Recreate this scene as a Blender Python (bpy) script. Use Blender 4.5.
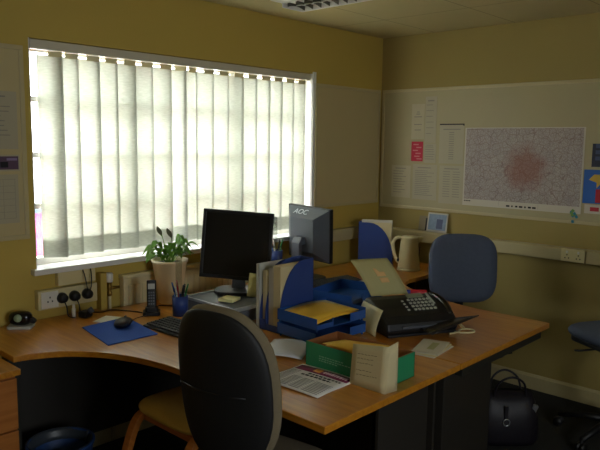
import bpy, bmesh, math, random
from mathutils import Vector, Matrix, Euler
PI = math.pi
sc = bpy.context.scene
for o in list(bpy.data.objects): bpy.data.objects.remove(o)
C = sc.collection

# ------------------------------------------------------------------ camera
cd = bpy.data.cameras.new('camera'); cam = bpy.data.objects.new('camera', cd); C.objects.link(cam)
cd.sensor_width = 36; cd.lens = 655.25*36/600; cd.clip_start = .02
Rv = Vector((.68445, -.72894, .01294)); Uv = Vector((.08117, .09384, .99227)); Fv = Vector((.72452, .67811, -.12340))
cam.matrix_world = Matrix(((Rv.x, Uv.x, -Fv.x, -4.1429), (Rv.y, Uv.y, -Fv.y, -3.0395), (Rv.z, Uv.z, -Fv.z, 1.6028), (0, 0, 0, 1)))
sc.camera = cam
# ------------------------------------------------------------------ world, exposure
w = bpy.data.worlds.new('overcast_sky'); sc.world = w; w.use_nodes = True
bgn = w.node_tree.nodes['Background']; bgn.inputs[0].default_value = (.90, .96, 1.0, 1); bgn.inputs[1].default_value = 4.2
vs = sc.view_settings; vs.view_transform = 'Standard'; vs.look = 'None'; vs.gamma = 1; vs.use_curve_mapping = False
vs.exposure = 2.0
sc.cycles.use_denoising = True; sc.cycles.max_bounces = 10; sc.cycles.diffuse_bounces = 7
sc.cycles.transmission_bounces = 6; sc.cycles.transparent_max_bounces = 10; sc.cycles.sample_clamp_indirect = 6
pl = bpy.data.lights.new('window_portal', 'AREA'); pl.shape = 'RECTANGLE'; pl.size = 1.98; pl.size_y = 1.1
pl.cycles.is_portal = True
plo = bpy.data.objects.new('window_portal', pl); C.objects.link(plo); plo.location = (-1.76, .17, 1.53)
plo.rotation_euler = (-PI/2, 0, 0)
F0, F1, FZ0, FZ1 = -3.95, -2.8, 1.15, 2.0      # unseen window added behind the camera to brighten the room
p2 = bpy.data.lights.new('window_portal', 'AREA'); p2.shape = 'RECTANGLE'; p2.size = F1-F0; p2.size_y = FZ1-FZ0; p2.cycles.is_portal = True
p2o = bpy.data.objects.new('window_portal', p2); C.objects.link(p2o); p2o.location = ((F0+F1)/2, -4.84, (FZ0+FZ1)/2); p2o.rotation_euler = (PI/2, 0, 0)

# ------------------------------------------------------------------ materials
def lin(h):
    h = h.lstrip('#'); r = []
    for i in (0, 2, 4):
        c = int(h[i:i+2], 16)/255; r.append(c/12.92 if c <= .04045 else ((c+.055)/1.055)**2.4)
    return (*r, 1)
MATS = {}
def mat(name, col, rough=.6, metal=0, noise=.08, scale=12, bump=0, bscale=200, coat=0, spec=.5):
    if name in MATS: return MATS[name]
    m = bpy.data.materials.new(name); m.use_nodes = True; MATS[name] = m
    nt = m.node_tree; b = nt.nodes['Principled BSDF']; L = nt.links
    c = lin(col) if isinstance(col, str) else col
    b.inputs['Roughness'].default_value = rough; b.inputs['Metallic'].default_value = metal
    b.inputs['Specular IOR Level'].default_value = spec
    b.inputs['Coat Weight'].default_value = coat; b.inputs['Coat Roughness'].default_value = .15
    tc = nt.nodes.new('ShaderNodeTexCoord'); n = nt.nodes.new('ShaderNodeTexNoise'); n.inputs['Scale'].default_value = scale
    n.inputs['Detail'].default_value = 4; L.new(tc.outputs['Object'], n.inputs['Vector'])
    mx = nt.nodes.new('ShaderNodeMix'); mx.data_type = 'RGBA'
    mx.inputs[6].default_value = [x*(1-noise) for x in c[:3]]+[1]; mx.inputs[7].default_value = [min(1, x*(1+noise)) for x in c[:3]]+[1]
    L.new(n.outputs['Fac'], mx.inputs[0]); L.new(mx.outputs[2], b.inputs['Base Color'])
    if bump:
        n2 = nt.nodes.new('ShaderNodeTexNoise'); n2.inputs['Scale'].default_value = bscale; L.new(tc.outputs['Object'], n2.inputs['Vector'])
        bp = nt.nodes.new('ShaderNodeBump'); bp.inputs['Strength'].default_value = bump; bp.inputs['Distance'].default_value = .002
        L.new(n2.outputs['Fac'], bp.inputs['Height']); L.new(bp.outputs[0], b.inputs['Normal'])
    return m
def wood(name, c1, c2, rough=.32, rot=0, coat=.5):
    m = bpy.data.materials.new(name); m.use_nodes = True; MATS[name] = m
    nt = m.node_tree; b = nt.nodes['Principled BSDF']; L = nt.links; N = nt.nodes.new
    tc = N('ShaderNodeTexCoord'); mp = N('ShaderNodeMapping'); mp.inputs['Scale'].default_value = (22, 1.6, 22) if not rot else (1.6, 22, 22)
    L.new(tc.outputs['Object'], mp.inputs[0]); n = N('ShaderNodeTexNoise'); n.inputs['Scale'].default_value = 2.2; n.inputs['Detail'].default_value = 6
    n.inputs['Distortion'].default_value = .6; L.new(mp.outputs[0], n.inputs['Vector'])
    r = N('ShaderNodeValToRGB'); r.color_ramp.elements[0].position = .3; r.color_ramp.elements[1].position = .72
    r.color_ramp.elements[0].color = lin(c1); r.color_ramp.elements[1].color = lin(c2)
    L.new(n.outputs['Fac'], r.inputs[0]); L.new(r.outputs[0], b.inputs['Base Color'])
    b.inputs['Roughness'].default_value = rough; b.inputs['Coat Weight'].default_value = coat; b.inputs['Coat Roughness'].default_value = .22
    return m

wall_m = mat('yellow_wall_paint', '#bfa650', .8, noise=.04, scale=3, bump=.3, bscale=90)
wall_r = mat('wall_paint_cool_lit', '#a08e52', .8, noise=.04, scale=3, bump=.3, bscale=90)  # same paint as wall_m, with the cooler light here put into the colour
white_wall = mat('cream_gloss_trim', '#bdb084', .4, noise=.03)
gloss_white = mat('white_upvc', '#e4e2da', .35, noise=.02)
room_m = mat('pale_room_paint', '#a0905c', .8, noise=.04, scale=3)
desk_m = wood('beech_veneer', '#ae6b18', '#cc8a28')
edge_m = wood('desk_edge_band', '#a86b2c', '#b97a38')
ped_m = wood('pedestal_veneer', '#a3622a', '#b87538', rot=1)
bent_m = wood('bentwood', '#c06f2c', '#d98a3c', .4)
black_p = mat('black_plastic', '#17171a', .45, noise=.05, bump=.2, bscale=400)
black_g = mat('gloss_black', '#0b0b0d', .12, noise=.02)
dark_metal = mat('dark_grey_metal', '#34342f', .45, .4)
dark_m = mat('dark_panel', '#2a2620', .6)
grey_p = mat('grey_plastic', '#5a5f68', .4, noise=.03)
pale_grey = mat('pale_grey_plastic', '#b9bab2', .45, noise=.03)
silver = mat('silver_trim', '#b8bcc0', .3, .7)
cream_p = mat('cream_plastic', '#d8cc9c', .35, noise=.02)
paper_m = mat('white_paper', '#cbc5b4', .8, noise=.02)
paper_y = mat('aged_paper', '#cfc196', .8, noise=.04)
ink_m = mat('grey_ink', '#8d887c', .8)
ink_d = mat('dark_ink', '#1c1a1e', .8)
board_m = mat('pinboard_face', '#c2b384', .8, noise=.03, scale=6, bump=.4, bscale=300)
wboard_m = mat('whiteboard_face', '#aea37c', .55, noise=.02, scale=4)
card_blue = mat('blue_card', '#2a4384', .5, noise=.06)
tray_blue = mat('blue_tray_plastic', '#2a559c', .25, noise=.03)
yellow_p = mat('yellow_folder', '#efc03c', .7, noise=.05)
green_m = mat('green_card', '#258a5c', .6, noise=.05)
brown_card = mat('brown_cardboard', '#9a6234', .8, noise=.08)
seat_y = mat('mustard_upholstery', '#dcb968', .9, noise=.1, bump=.8, bscale=350)
blue_f = mat('blue_grey_fabric', '#545d70', .95, noise=.12, scale=60, bump=.8, bscale=500)
grey_f = mat('brown_grey_fabric', '#7c7058', .95, noise=.12, scale=60, bump=.8, bscale=500)
leaf_m = mat('leaf_green', '#6aa03a', .4, noise=.3, scale=25)
_nt = leaf_m.node_tree; _t = _nt.nodes.new('ShaderNodeBsdfTranslucent'); _t.inputs[0].default_value = (.35, .55, .08, 1); _x = _nt.nodes.new('ShaderNodeMixShader'); _x.inputs[0].default_value = .45
_nt.links.new(_nt.nodes['Principled BSDF'].outputs[0], _x.inputs[1]); _nt.links.new(_t.outputs[0], _x.inputs[2]); _nt.links.new(_x.outputs[0], _nt.nodes['Material Output'].inputs[0])
pot_m = mat('cream_plant_pot', '#e8d4a8', .5, noise=.03)
soil_m = mat('soil', '#2b1d12', .95, noise=.3, scale=60)
red_m = mat('red_plastic', '#b3202e', .4)
pink_m = mat('red_notice', '#c02840', .7, noise=.1)
blue_mat = mat('blue_foam', '#2858bc', .85, noise=.05, bump=.5, bscale=400)
rad_m = mat('radiator_enamel', '#d8cba0', .4, noise=.03)
brass_m = mat('brass', '#9a7a3a', .35, .8)
bin_m = mat('blue_bin_plastic', '#27467c', .5)
bag_m = mat('dark_bag_leather', '#1b1720', .5, noise=.2, scale=20)
olive_m = mat('olive_paper', '#bab27c', .7, noise=.03)
yel_note = mat('yellow_note', '#e8dfa0', .8, noise=.02)

def glass_mat(name, tint=(1, 1, 1, 1), glossy=.08, rough=.02):
    m = bpy.data.materials.new(name); m.use_nodes = True; nt = m.node_tree; nt.nodes.clear(); N = nt.nodes.new; L = nt.links
    o = N('ShaderNodeOutputMaterial'); t = N('ShaderNodeBsdfTransparent'); t.inputs[0].default_value = tint
    g = N('ShaderNodeBsdfGlossy'); g.inputs['Roughness'].default_value = rough
    x = N('ShaderNodeMixShader'); x.inputs[0].default_value = glossy
    n = N('ShaderNodeTexNoise'); mm = N('ShaderNodeMath'); mm.operation = 'MULTIPLY'; mm.inputs[1].default_value = glossy*2
    L.new(n.outputs['Fac'], mm.inputs[0]); L.new(mm.outputs[0], x.inputs[0])
    L.new(t.outputs[0], x.inputs[1]); L.new(g.outputs[0], x.inputs[2]); L.new(x.outputs[0], o.inputs[0]); MATS[name] = m
    return m
glass = glass_mat('window_glass')
clear_p = glass_mat('clear_plastic', (.86, .88, .86, 1), .15, .1)

def blind_mat():
    m = bpy.data.materials.new('blind_weave'); m.use_nodes = True; nt = m.node_tree; nt.nodes.clear(); N = nt.nodes.new; L = nt.links
    o = N('ShaderNodeOutputMaterial'); d = N('ShaderNodeBsdfDiffuse'); t = N('ShaderNodeBsdfTranslucent'); x = N('ShaderNodeMixShader')
    tc = N('ShaderNodeTexCoord'); mp = N('ShaderNodeMapping'); mp.inputs['Scale'].default_value = (14, 14, 90); L.new(tc.outputs['Object'], mp.inputs[0])
    n = N('ShaderNodeTexNoise'); n.inputs['Scale'].default_value = 2.5; n.inputs['Detail'].default_value = 5; L.new(mp.outputs[0], n.inputs['Vector'])
    r = N('ShaderNodeValToRGB'); r.color_ramp.elements[0].position = .3; r.color_ramp.elements[1].position = .7
    r.color_ramp.elements[0].color = (.60, .61, .54, 1); r.color_ramp.elements[1].color = (.75, .76, .69, 1)
    L.new(n.outputs['Fac'], r.inputs[0]); L.new(r.outputs[0], t.inputs[0]); L.new(r.outputs[0], d.inputs[0])
    x.inputs[0].default_value = .53
    L.new(d.outputs[0], x.inputs[1]); L.new(t.outputs[0], x.inputs[2]); L.new(x.outputs[0], o.inputs[0]); return m
blind_m = blind_mat()

def ceiling_mat():
    m = mat('ceiling_tiles', '#c2b584', .85, noise=.04, scale=5, bump=.4, bscale=150)
    nt = m.node_tree; N = nt.nodes.new; L = nt.links; b = nt.nodes['Principled BSDF']
    src = b.inputs['Base Color'].links[0].from_socket
    tc = N('ShaderNodeTexCoord'); s = N('ShaderNodeSeparateXYZ'); L.new(tc.outputs['Object'], s.inputs[0])
    def seam(sock, off, per):
        a = N('ShaderNodeMath'); a.operation = 'ADD'; a.inputs[1].default_value = off; L.new(sock, a.inputs[0])
        p = N('ShaderNodeMath'); p.operation = 'PINGPONG'; p.inputs[1].default_value = per/2; L.new(a.outputs[0], p.inputs[0])
        q = N('ShaderNodeMath'); q.operation = 'LESS_THAN'; q.inputs[1].default_value = .004; L.new(p.outputs[0], q.inputs[0]); return q.outputs[0]
    a = seam(s.outputs[1], 10.5*.0+1.05, .6); c = seam(s.outputs[0], .6, 1.2)
    mx = N('ShaderNodeMath'); mx.operation = 'MAXIMUM'; L.new(a, mx.inputs[0]); L.new(c, mx.inputs[1])
    k = N('ShaderNodeMath'); k.operation = 'MULTIPLY'; k.inputs[1].default_value = .45; L.new(mx.outputs[0], k.inputs[0])
    cm = N('ShaderNodeMix'); cm.data_type = 'RGBA'; L.new(k.outputs[0], cm.inputs[0]); L.new(src, cm.inputs[6]); cm.inputs[7].default_value = lin('#4a4228')
    L.new(cm.outputs[2], b.inputs['Base Color']); return m
ceil_m = ceiling_mat()
carpet_m = mat('dark_carpet', '#2b2c2a', .95, noise=.35, scale=150, bump=1, bscale=500)

def map_mat():
    m = bpy.data.materials.new('street_map_print'); m.use_nodes = True; nt = m.node_tree; N = nt.nodes.new; L = nt.links
    b = nt.nodes['Principled BSDF']; b.inputs['Roughness'].default_value = .6
    tc = N('ShaderNodeTexCoord')
    def edges(scale, wd, rnd=1):
        v = N('ShaderNodeTexVoronoi'); v.feature = 'DISTANCE_TO_EDGE'; v.inputs['Scale'].default_value = scale; v.inputs['Randomness'].default_value = rnd
        nn = N('ShaderNodeTexNoise'); nn.inputs['Scale'].default_value = 9; L.new(tc.outputs['Object'], nn.inputs['Vector'])
        ad = N('ShaderNodeVectorMath'); ad.operation = 'MULTIPLY_ADD'; ad.inputs[1].default_value = (.06, .06, .06)
        L.new(nn.outputs['Color'], ad.inputs[0]); L.new(tc.outputs['Object'], ad.inputs[2]); L.new(ad.outputs[0], v.inputs['Vector'])
        q = N('ShaderNodeMath'); q.operation = 'LESS_THAN'; q.inputs[1].default_value = wd; L.new(v.outputs['Distance'], q.inputs[0]); return q.outputs[0]
    fine = edges(75, .10); big = edges(24, .035)
    # distance from the town centre
    ln = N('ShaderNodeVectorMath'); ln.operation = 'DISTANCE'; ln.inputs[1].default_value = (.035, 0, .0); L.new(tc.outputs['Object'], ln.inputs[0])
    nz = N('ShaderNodeTexNoise'); nz.inputs['Scale'].default_value = 14; L.new(tc.outputs['Object'], nz.inputs['Vector'])
    sm = N('ShaderNodeMath'); sm.operation = 'MULTIPLY_ADD'; sm.inputs[1].default_value = -.15; L.new(nz.outputs['Fac'], sm.inputs[0]); L.new(ln.outputs['Value'], sm.inputs[2])
    rr = N('ShaderNodeValToRGB'); rr.color_ramp.elements[0].position = 0; rr.color_ramp.elements[0].color = (1, 1, 1, 1)
    rr.color_ramp.elements[1].position = .10; rr.color_ramp.elements[1].color = (0, 0, 0, 1); L.new(sm.outputs[0], rr.inputs[0])
    def mix(f, a, c):
        x = N('ShaderNodeMix'); x.data_type = 'RGBA'
        for s, vv in ((x.inputs[0], f), (x.inputs[6], a), (x.inputs[7], c)):
            if hasattr(vv, 'links'): L.new(vv, s)
            else: s.default_value = vv
        return x.outputs[2]
    def mul(a, k):
        q = N('ShaderNodeMath'); q.operation = 'MULTIPLY'; q.inputs[1].default_value = k; L.new(a, q.inputs[0]); return q.outputs[0]
    base = mix(nz.outputs['Fac'], lin('#a69c94'), lin('#bcb2aa'))
    c1 = mix(mul(fine, .4), base, lin('#6f6068'))
    c2 = mix(mul(big, .5), c1, lin('#7a5850'))
    c3 = mix(mul(rr.outputs[0], .6), c2, lin('#8a4630'))
    L.new(c3, b.inputs['Base Color']); return m
map_m = map_mat()

# ------------------------------------------------------------------ mesh builder
class MB:
    def __init__(s): s.bm = bmesh.new()
    def _tag(s, n0, mi, sm=False):
        s.bm.faces.ensure_lookup_table()
        for f in s.bm.faces[n0:]: f.material_index = mi; f.smooth = sm
    def add(s, verts, faces, mi=0, sm=False, M=None):
        n0 = len(s.bm.faces); vs_ = [s.bm.verts.new(M @ Vector(v) if M else Vector(v)) for v in verts]
        for f in faces:
            try: s.bm.faces.new([vs_[i] for i in f])
            except ValueError: pass
        s._tag(n0, mi, sm); return s
    def box(s, c, d, mi=0, rot=None, M=None):
        x, y, z = [q/2 for q in d]; R = Euler(rot).to_matrix() if rot else Matrix.Identity(3); c = Vector(c)
        v = [c+R @ Vector((a*x, b*y, e*z)) for a in (-1, 1) for b in (-1, 1) for e in (-1, 1)]
        return s.add(v, [(0, 1, 3, 2), (4, 6, 7, 5), (0, 4, 5, 1), (2, 3, 7, 6), (0, 2, 6, 4), (1, 5, 7, 3)], mi, False, M)
    def bb(s, x0, x1, y0, y1, z0, z1, mi=0):
        return s.box(((x0+x1)/2, (y0+y1)/2, (z0+z1)/2), (abs(x1-x0), abs(y1-y0), abs(z1-z0)), mi)
    def prism(s, pts, z0, z1, mi=0, M=None, sm=False):
        n = len(pts); v = [(p[0], p[1], z0) for p in pts]+[(p[0], p[1], z1) for p in pts]
        a = sum(pts[i][0]*pts[(i+1) % n][1]-pts[(i+1) % n][0]*pts[i][1] for i in range(n))
        f = [tuple(range(n-1, -1, -1)), tuple(range(n, 2*n))]+[(i, (i+1) % n, (i+1) % n+n, i+n) for i in range(n)]
        if a < 0: f = [t[::-1] for t in f]
        return s.add(v, f, mi, sm, M)
    def tube(s, pts, r, mi=0, seg=10, M=None, cap=True):
        pts = [Vector(p) for p in pts]; n = len(pts); rs = r if isinstance(r, (list, tuple)) else [r]*n
        v = []; up = None
        for i, p in enumerate(pts):
            t = (pts[min(i+1, n-1)]-pts[max(i-1, 0)]).normalized()
            if up is None: up = t.orthogonal().normalized()
            up = (up-t*up.dot(t))
            up = up.normalized() if up.length > 1e-6 else t.orthogonal().normalized()
            sd = t.cross(up)
            for k in range(seg):
                a = 2*PI*k/seg; v.append(p+(up*math.cos(a)+sd*math.sin(a))*rs[i])
        f = [(i*seg+k, i*seg+(k+1) % seg, (i+1)*seg+(k+1) % seg, (i+1)*seg+k) for i in range(n-1) for k in range(seg)]
        if cap: f += [tuple(range(seg-1, -1, -1)), tuple((n-1)*seg+k for k in range(seg))]
        return s.add(v, f, mi, True, M)
    def cyl(s, p0, p1, r0, r1=None, mi=0, seg=16, M=None): return s.tube([p0, p1], [r0, r0 if r1 is None else r1], mi, seg, M)
    def lathe(s, prof, c=(0, 0, 0), seg=28, mi=0, M=None, sx=1, sy=1):
        v = []; n = len(prof)
        for r, z in prof:
            for k in range(seg):
                a = 2*PI*k/seg; v.append((c[0]+r*sx*math.cos(a), c[1]+r*sy*math.sin(a), c[2]+z))
        f = [(i*seg+k, i*seg+(k+1) % seg, (i+1)*seg+(k+1) % seg, (i+1)*seg+k) for i in range(n-1) for k in range(seg)]
        f += [tuple(range(seg-1, -1, -1)), tuple((n-1)*seg+k for k in range(seg))]
        return s.add(v, f, mi, True, M)
    def sheet(s, fn, nu, nv, th=.0008, mi=0, M=None, sm=True):
        P = [[Vector(fn(i/nu, j/nv)) for j in range(nv+1)] for i in range(nu+1)]; v = []; W = nv+1
        for side in (0, 1):
            for i in range(nu+1):
                for j in range(nv+1):
                    du = P[min(i+1, nu)][j]-P[max(i-1, 0)][j]; dv = P[i][min(j+1, nv)]-P[i][max(j-1, 0)]
                    nn = du.cross(dv); nn = nn.normalized() if nn.length > 1e-9 else Vector((0, 0, 1))
                    v.append(P[i][j]+nn*(th/2 if side else -th/2))
        O = (nu+1)*W; f = []
        for i in range(nu):
            for j in range(nv):
                a, b, c, d = i*W+j, (i+1)*W+j, (i+1)*W+j+1, i*W+j+1
                f += [(d, c, b, a), (a+O, b+O, c+O, d+O)]
        for i in range(nu):
            f += [(i*W, (i+1)*W, (i+1)*W+O, i*W+O), ((i+1)*W+nv, i*W+nv, i*W+nv+O, (i+1)*W+nv+O)]
        for j in range(nv):
            f += [(j+1, j, j+O, j+1+O), (nu*W+j, nu*W+j+1, nu*W+j+1+O, nu*W+j+O)]
        return s.add(v, f, mi, sm, M)
    def build(s, name, mats, parent=None, bevel=0, loc=None, rot=None, subsurf=0, seg=2):
        me = bpy.data.meshes.new(name)
        bmesh.ops.recalc_face_normals(s.bm, faces=s.bm.faces); s.bm.to_mesh(me); s.bm.free()
        for m in (mats if isinstance(mats, (list, tuple)) else [mats]): me.materials.append(m)
        o = bpy.data.objects.new(name, me); C.objects.link(o)
        if parent: o.parent = parent
        if loc: o.location = loc
        if rot: o.rotation_euler = rot
        if bevel:
            b = o.modifiers.new('bevel', 'BEVEL'); b.width = bevel; b.segments = seg; b.limit_method = 'ANGLE'; b.angle_limit = .7
        if subsurf:
            b = o.modifiers.new('subd', 'SUBSURF'); b.levels = subsurf; b.render_levels = subsurf
        return o
def smooth(o):
    for p in o.data.polygons: p.use_smooth = True
    return o
def tag(o, label, cat, group=None):
    o['label'] = label; o['category'] = cat
    if group: o['group'] = group
    return o
def T(name, label, cat, loc=(0, 0, 0), rz=0, group=None):
    o = bpy.data.objects.new(name, None); C.objects.link(o); o.location = loc; o.rotation_euler = (0, 0, rz)
    o.empty_display_size = .05
    return tag(o, label, cat, group)
def S(o): o['kind'] = 'structure'; return o
def rrect(w_, h_, r, n=5):
    p = []
    for cx, cy, a0 in ((w_/2-r, h_/2-r, 0), (-w_/2+r, h_/2-r, PI/2), (-w_/2+r, -h_/2+r, PI), (w_/2-r, -h_/2+r, 1.5*PI)):
        for k in range(n+1): a = a0+PI/2*k/n; p.append((cx+r*math.cos(a), cy+r*math.sin(a)))
    return p
def catmull(pts, n=6):
    out = []; P = [pts[0]]+list(pts)+[pts[-1]]; P = [Vector(p) for p in P]
    for i in range(1, len(P)-2):
        for k in range(n):
            t = k/n; a, b, c, d = P[i-1:i+3]
            out.append(.5*((2*b)+(c-a)*t+(2*a-5*b+4*c-d)*t*t+(3*b-a-3*c+d)*t**3))
    out.append(P[-2]); return out
FRONT = Matrix.Rotation(PI/2, 4, 'X')      # prism drawn in x,z standing up, thickness along -y

# ------------------------------------------------------------------ the room
H = 2.4; XL = -5.3; YF = -4.7
WX0, WX1, WZ0, WZ1, RD = -2.745, -.79, .965, 2.072, .14
S(MB().bb(XL-.1, .1, YF-.1, .25, -.1, 0).build('floor', carpet_m))
S(MB().bb(XL-.1, .1, YF-.1, .25, H, H+.1).build('ceiling', ceil_m))
b = MB(); t = .2
b.bb(XL-.1, WX0, 0, t, 0, H); b.bb(WX1, .1, 0, t, 0, H); b.bb(WX0, WX1, 0, t, 0, WZ0); b.bb(WX0, WX1, 0, t, WZ1, H)
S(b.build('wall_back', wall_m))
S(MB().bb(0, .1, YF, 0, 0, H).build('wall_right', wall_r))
S(MB().bb(XL-.1, XL, YF, 0, 0, H).build('wall_left', room_m))
b = MB().bb(XL-.1, F0, YF-.1, YF, 0, H).bb(F1, .1, YF-.1, YF, 0, H).bb(F0, F1, YF-.1, YF, 0, FZ0).bb(F0, F1, YF-.1, YF, FZ1, H)
S(b.build('wall_front', room_m))
b = MB().bb(F0, F1, YF-.08, YF-.03, FZ0, FZ0+.05).bb(F0, F1, YF-.08, YF-.03, FZ1-.05, FZ1).bb(F0, F0+.05, YF-.08, YF-.03, FZ0, FZ1).bb(F1-.05, F1, YF-.08, YF-.03, FZ0, FZ1).bb((F0+F1)/2-.02, (F0+F1)/2+.02, YF-.075, YF-.035, FZ0, FZ1)
fill_win = S(b.build('fill_window', gloss_white, bevel=.003))  # added opening that lets fill light into the room
S(MB().bb(F0+.02, F1-.02, YF-.057, YF-.053, FZ0+.02, FZ1-.02).build('pane', glass, fill_win))
def skirt(y0, y1): return MB().prism([(0, 0), (-.018, 0), (-.018, .085), (-.008, .1), (0, .1)], 0, y1-y0, 0, Matrix.Translation((0, y1, 0)) @ FRONT)
S(skirt(YF, 0).build('baseboard_right', white_wall))
S(MB().bb(XL, -.02, -.018, 0, 0, .1).build('baseboard_back', white_wall, bevel=.004))
# window: reveal lining, frame with transoms and mullions, sill
b = MB()
fy0, fy1 = .085, .135
b.bb(WX0, WX0+.045, fy0, fy1, WZ0, WZ1); b.bb(WX1-.045, WX1, fy0, fy1, WZ0, WZ1)
b.bb(WX0, WX1, fy0, fy1, WZ1-.05, WZ1); b.bb(WX0, WX1, fy0, fy1, WZ0, WZ0+.06)
for x in (-2.16, -1.42): b.bb(x-.025, x+.025, fy0+.005, fy1-.005, WZ0, WZ1)
for z in (1.28, 1.53, 1.80): b.bb(WX0, WX1, fy0+.01, fy1-.01, z-.014, z+.014)
win = S(b.build('window_1', gloss_white, bevel=.003))
S(MB().bb(WX0+.02, WX1-.02, .108, .112, WZ0+.03, WZ1-.03).build('pane', glass, win))
S(MB().bb(WX0-.03, WX1+.03, -.045, 0, .962, .99).bb(WX0, WX1, 0, fy0, .962, .99).build('window_sill', gloss_white, win, bevel=.004))
S(MB().bb(WX1-.004, WX1+.0, 0, fy0, .99, WZ1).bb(WX0, WX0+.004, 0, fy0, .99, WZ1).bb(WX1, WX1+.03, -.008, 0, .99, WZ1+.012).build('trim_1', gloss_white))
# outside
S(MB().bb(-40, 60, .2, 80, -.5, -.4).build('ground', mat('pale_paving', '#c9c8c2', .9, noise=.1, scale=.6)))
b = MB().bb(-3.3, -.8, 3.5, 3.75, -.4, .86, 0).bb(-3.35, -.75, 3.45, 3.8, .86, .93, 1)
tag(b.build('garden_wall', [mat('pink_red_brick', '#d63f78', .8, noise=.15, scale=9), mat('slate_coping', '#3b4a66', .7)]), 'pinkish red wall outside, seen past the left edge of the blind', 'wall')

# ------------------------------------------------------------------ vertical blind
random.seed(4)
vb = T('vertical_blind', 'off-white vertical fabric blind covering the window', 'blind', (0, .03, WZ1))
MB().bb(WX0+.01, WX1-.01, -.022, .022, -.045, -.002).build('head_rail', mat('rail_grey', '#cfc8b2', .4, 0), vb, bevel=.004)
xs = [-2.68, -2.595, -2.48, -2.376, -2.267, -2.16, -2.04, -1.942, -1.845, -1.735, -1.62, -1.50, -1.385, -1.27, -1.16, -1.05, -.935]
for i, x in enumerate(xs):
    a = math.radians(random.uniform(-16, -8)); wd = .121
    if i == 0: a = math.radians(-36)
    if i == 7: a = math.radians(-42)
    if i == 8: a = math.radians(14)
    vb_m = MB(); z0, z1 = -1.045+random.uniform(-.004, .004), -.064
    def fn(u, v, a=a, z0=z0, z1=z1): c = (u-.5)*wd; return (c, .004*math.cos(PI*(u-.5)), z0+(z1-z0)*v)
    vb_m.sheet(fn, 6, 1, .0009)
    vb_m.sheet(lambda u, v: (((u-.5)*(wd-.004)), .004*math.cos(PI*(u-.5))+.0015, z0+.004+.085*v), 6, 1, .0007)
    o = vb_m.build('vane', blind_m, vb, loc=(x+.055, .012, 0), rot=(0, 0, a))
    MB().bb(-.005, .058, -.002, .002, -.072, -.046).cyl((0, 0, -.062), (0, 0, -.044), .003).build('carrier', cream_p, o)
# blind cord with toggle
b = MB().tube([(-.88+.03, -.03, -.04), (-.848, -.035, -.5), (-.85, -.03, -.92)], .0018)
b.lathe([(.004, 0), (.009, -.02), (.007, -.05), (.002, -.055)][::-1], (-.85, -.03, -.92), 12).build('cord', cream_p, vb)

# ------------------------------------------------------------------ boards and papers on the walls
def frame_board(name, label, p0, p1, axis, face, fr, depth=.016):
    """board on wall: axis 'x' wall y=0 (u=x); axis 'y' wall x=0 (u=y); p0,p1 = (u,z)"""
    (u0, z0), (u1, z1) = p0, p1
    o = T(name, label, 'board', ((u0+u1)/2, 0, z0) if axis == 'x' else (0, (u0+u1)/2, z0))
    w_ = abs(u1-u0)/2; h_ = z1-z0; f = .022
    f1 = MB(); f2 = MB()
    if axis == 'x':
        f1.bb(-w_+.005, w_-.005, -depth+.005, -.001, .005, h_-.005)
        for q in ((-w_, w_, 0, f), (-w_, w_, h_-f, h_), (-w_, -w_+f, f, h_-f), (w_-f, w_, f, h_-f)): f2.bb(q[0], q[1], -depth, -.001, q[2], q[3])
    else:
        f1.bb(-depth+.005, -.001, -w_+.005, w_-.005, .005, h_-.005)
        for q in ((-w_, w_, 0, f), (-w_, w_, h_-f, h_), (-w_, -w_+f, f, h_-f), (w_-f, w_, f, h_-f)): f2.bb(-depth, -.001, q[0], q[1], q[2], q[3])
    f1.build('board_face', face, o); f2.build('frame', fr, o, bevel=.003)
    return o
frame_board('pinboard', 'cream pinboard left of the window with papers pinned to it', (-3.9, 1.14), (-2.776, 2.03), 'x', board_m, white_wall)
frame_board('pinboard', 'empty beige pinboard between the window and the room corner', (-.765, 1.158), (-.03, 2.011), 'x', board_m, white_wall)
frame_board('whiteboard', 'long whiteboard on the right wall carrying the street map', (-3.3, 1.128), (-.02, 2.012), 'y', wboard_m, white_wall)

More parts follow.
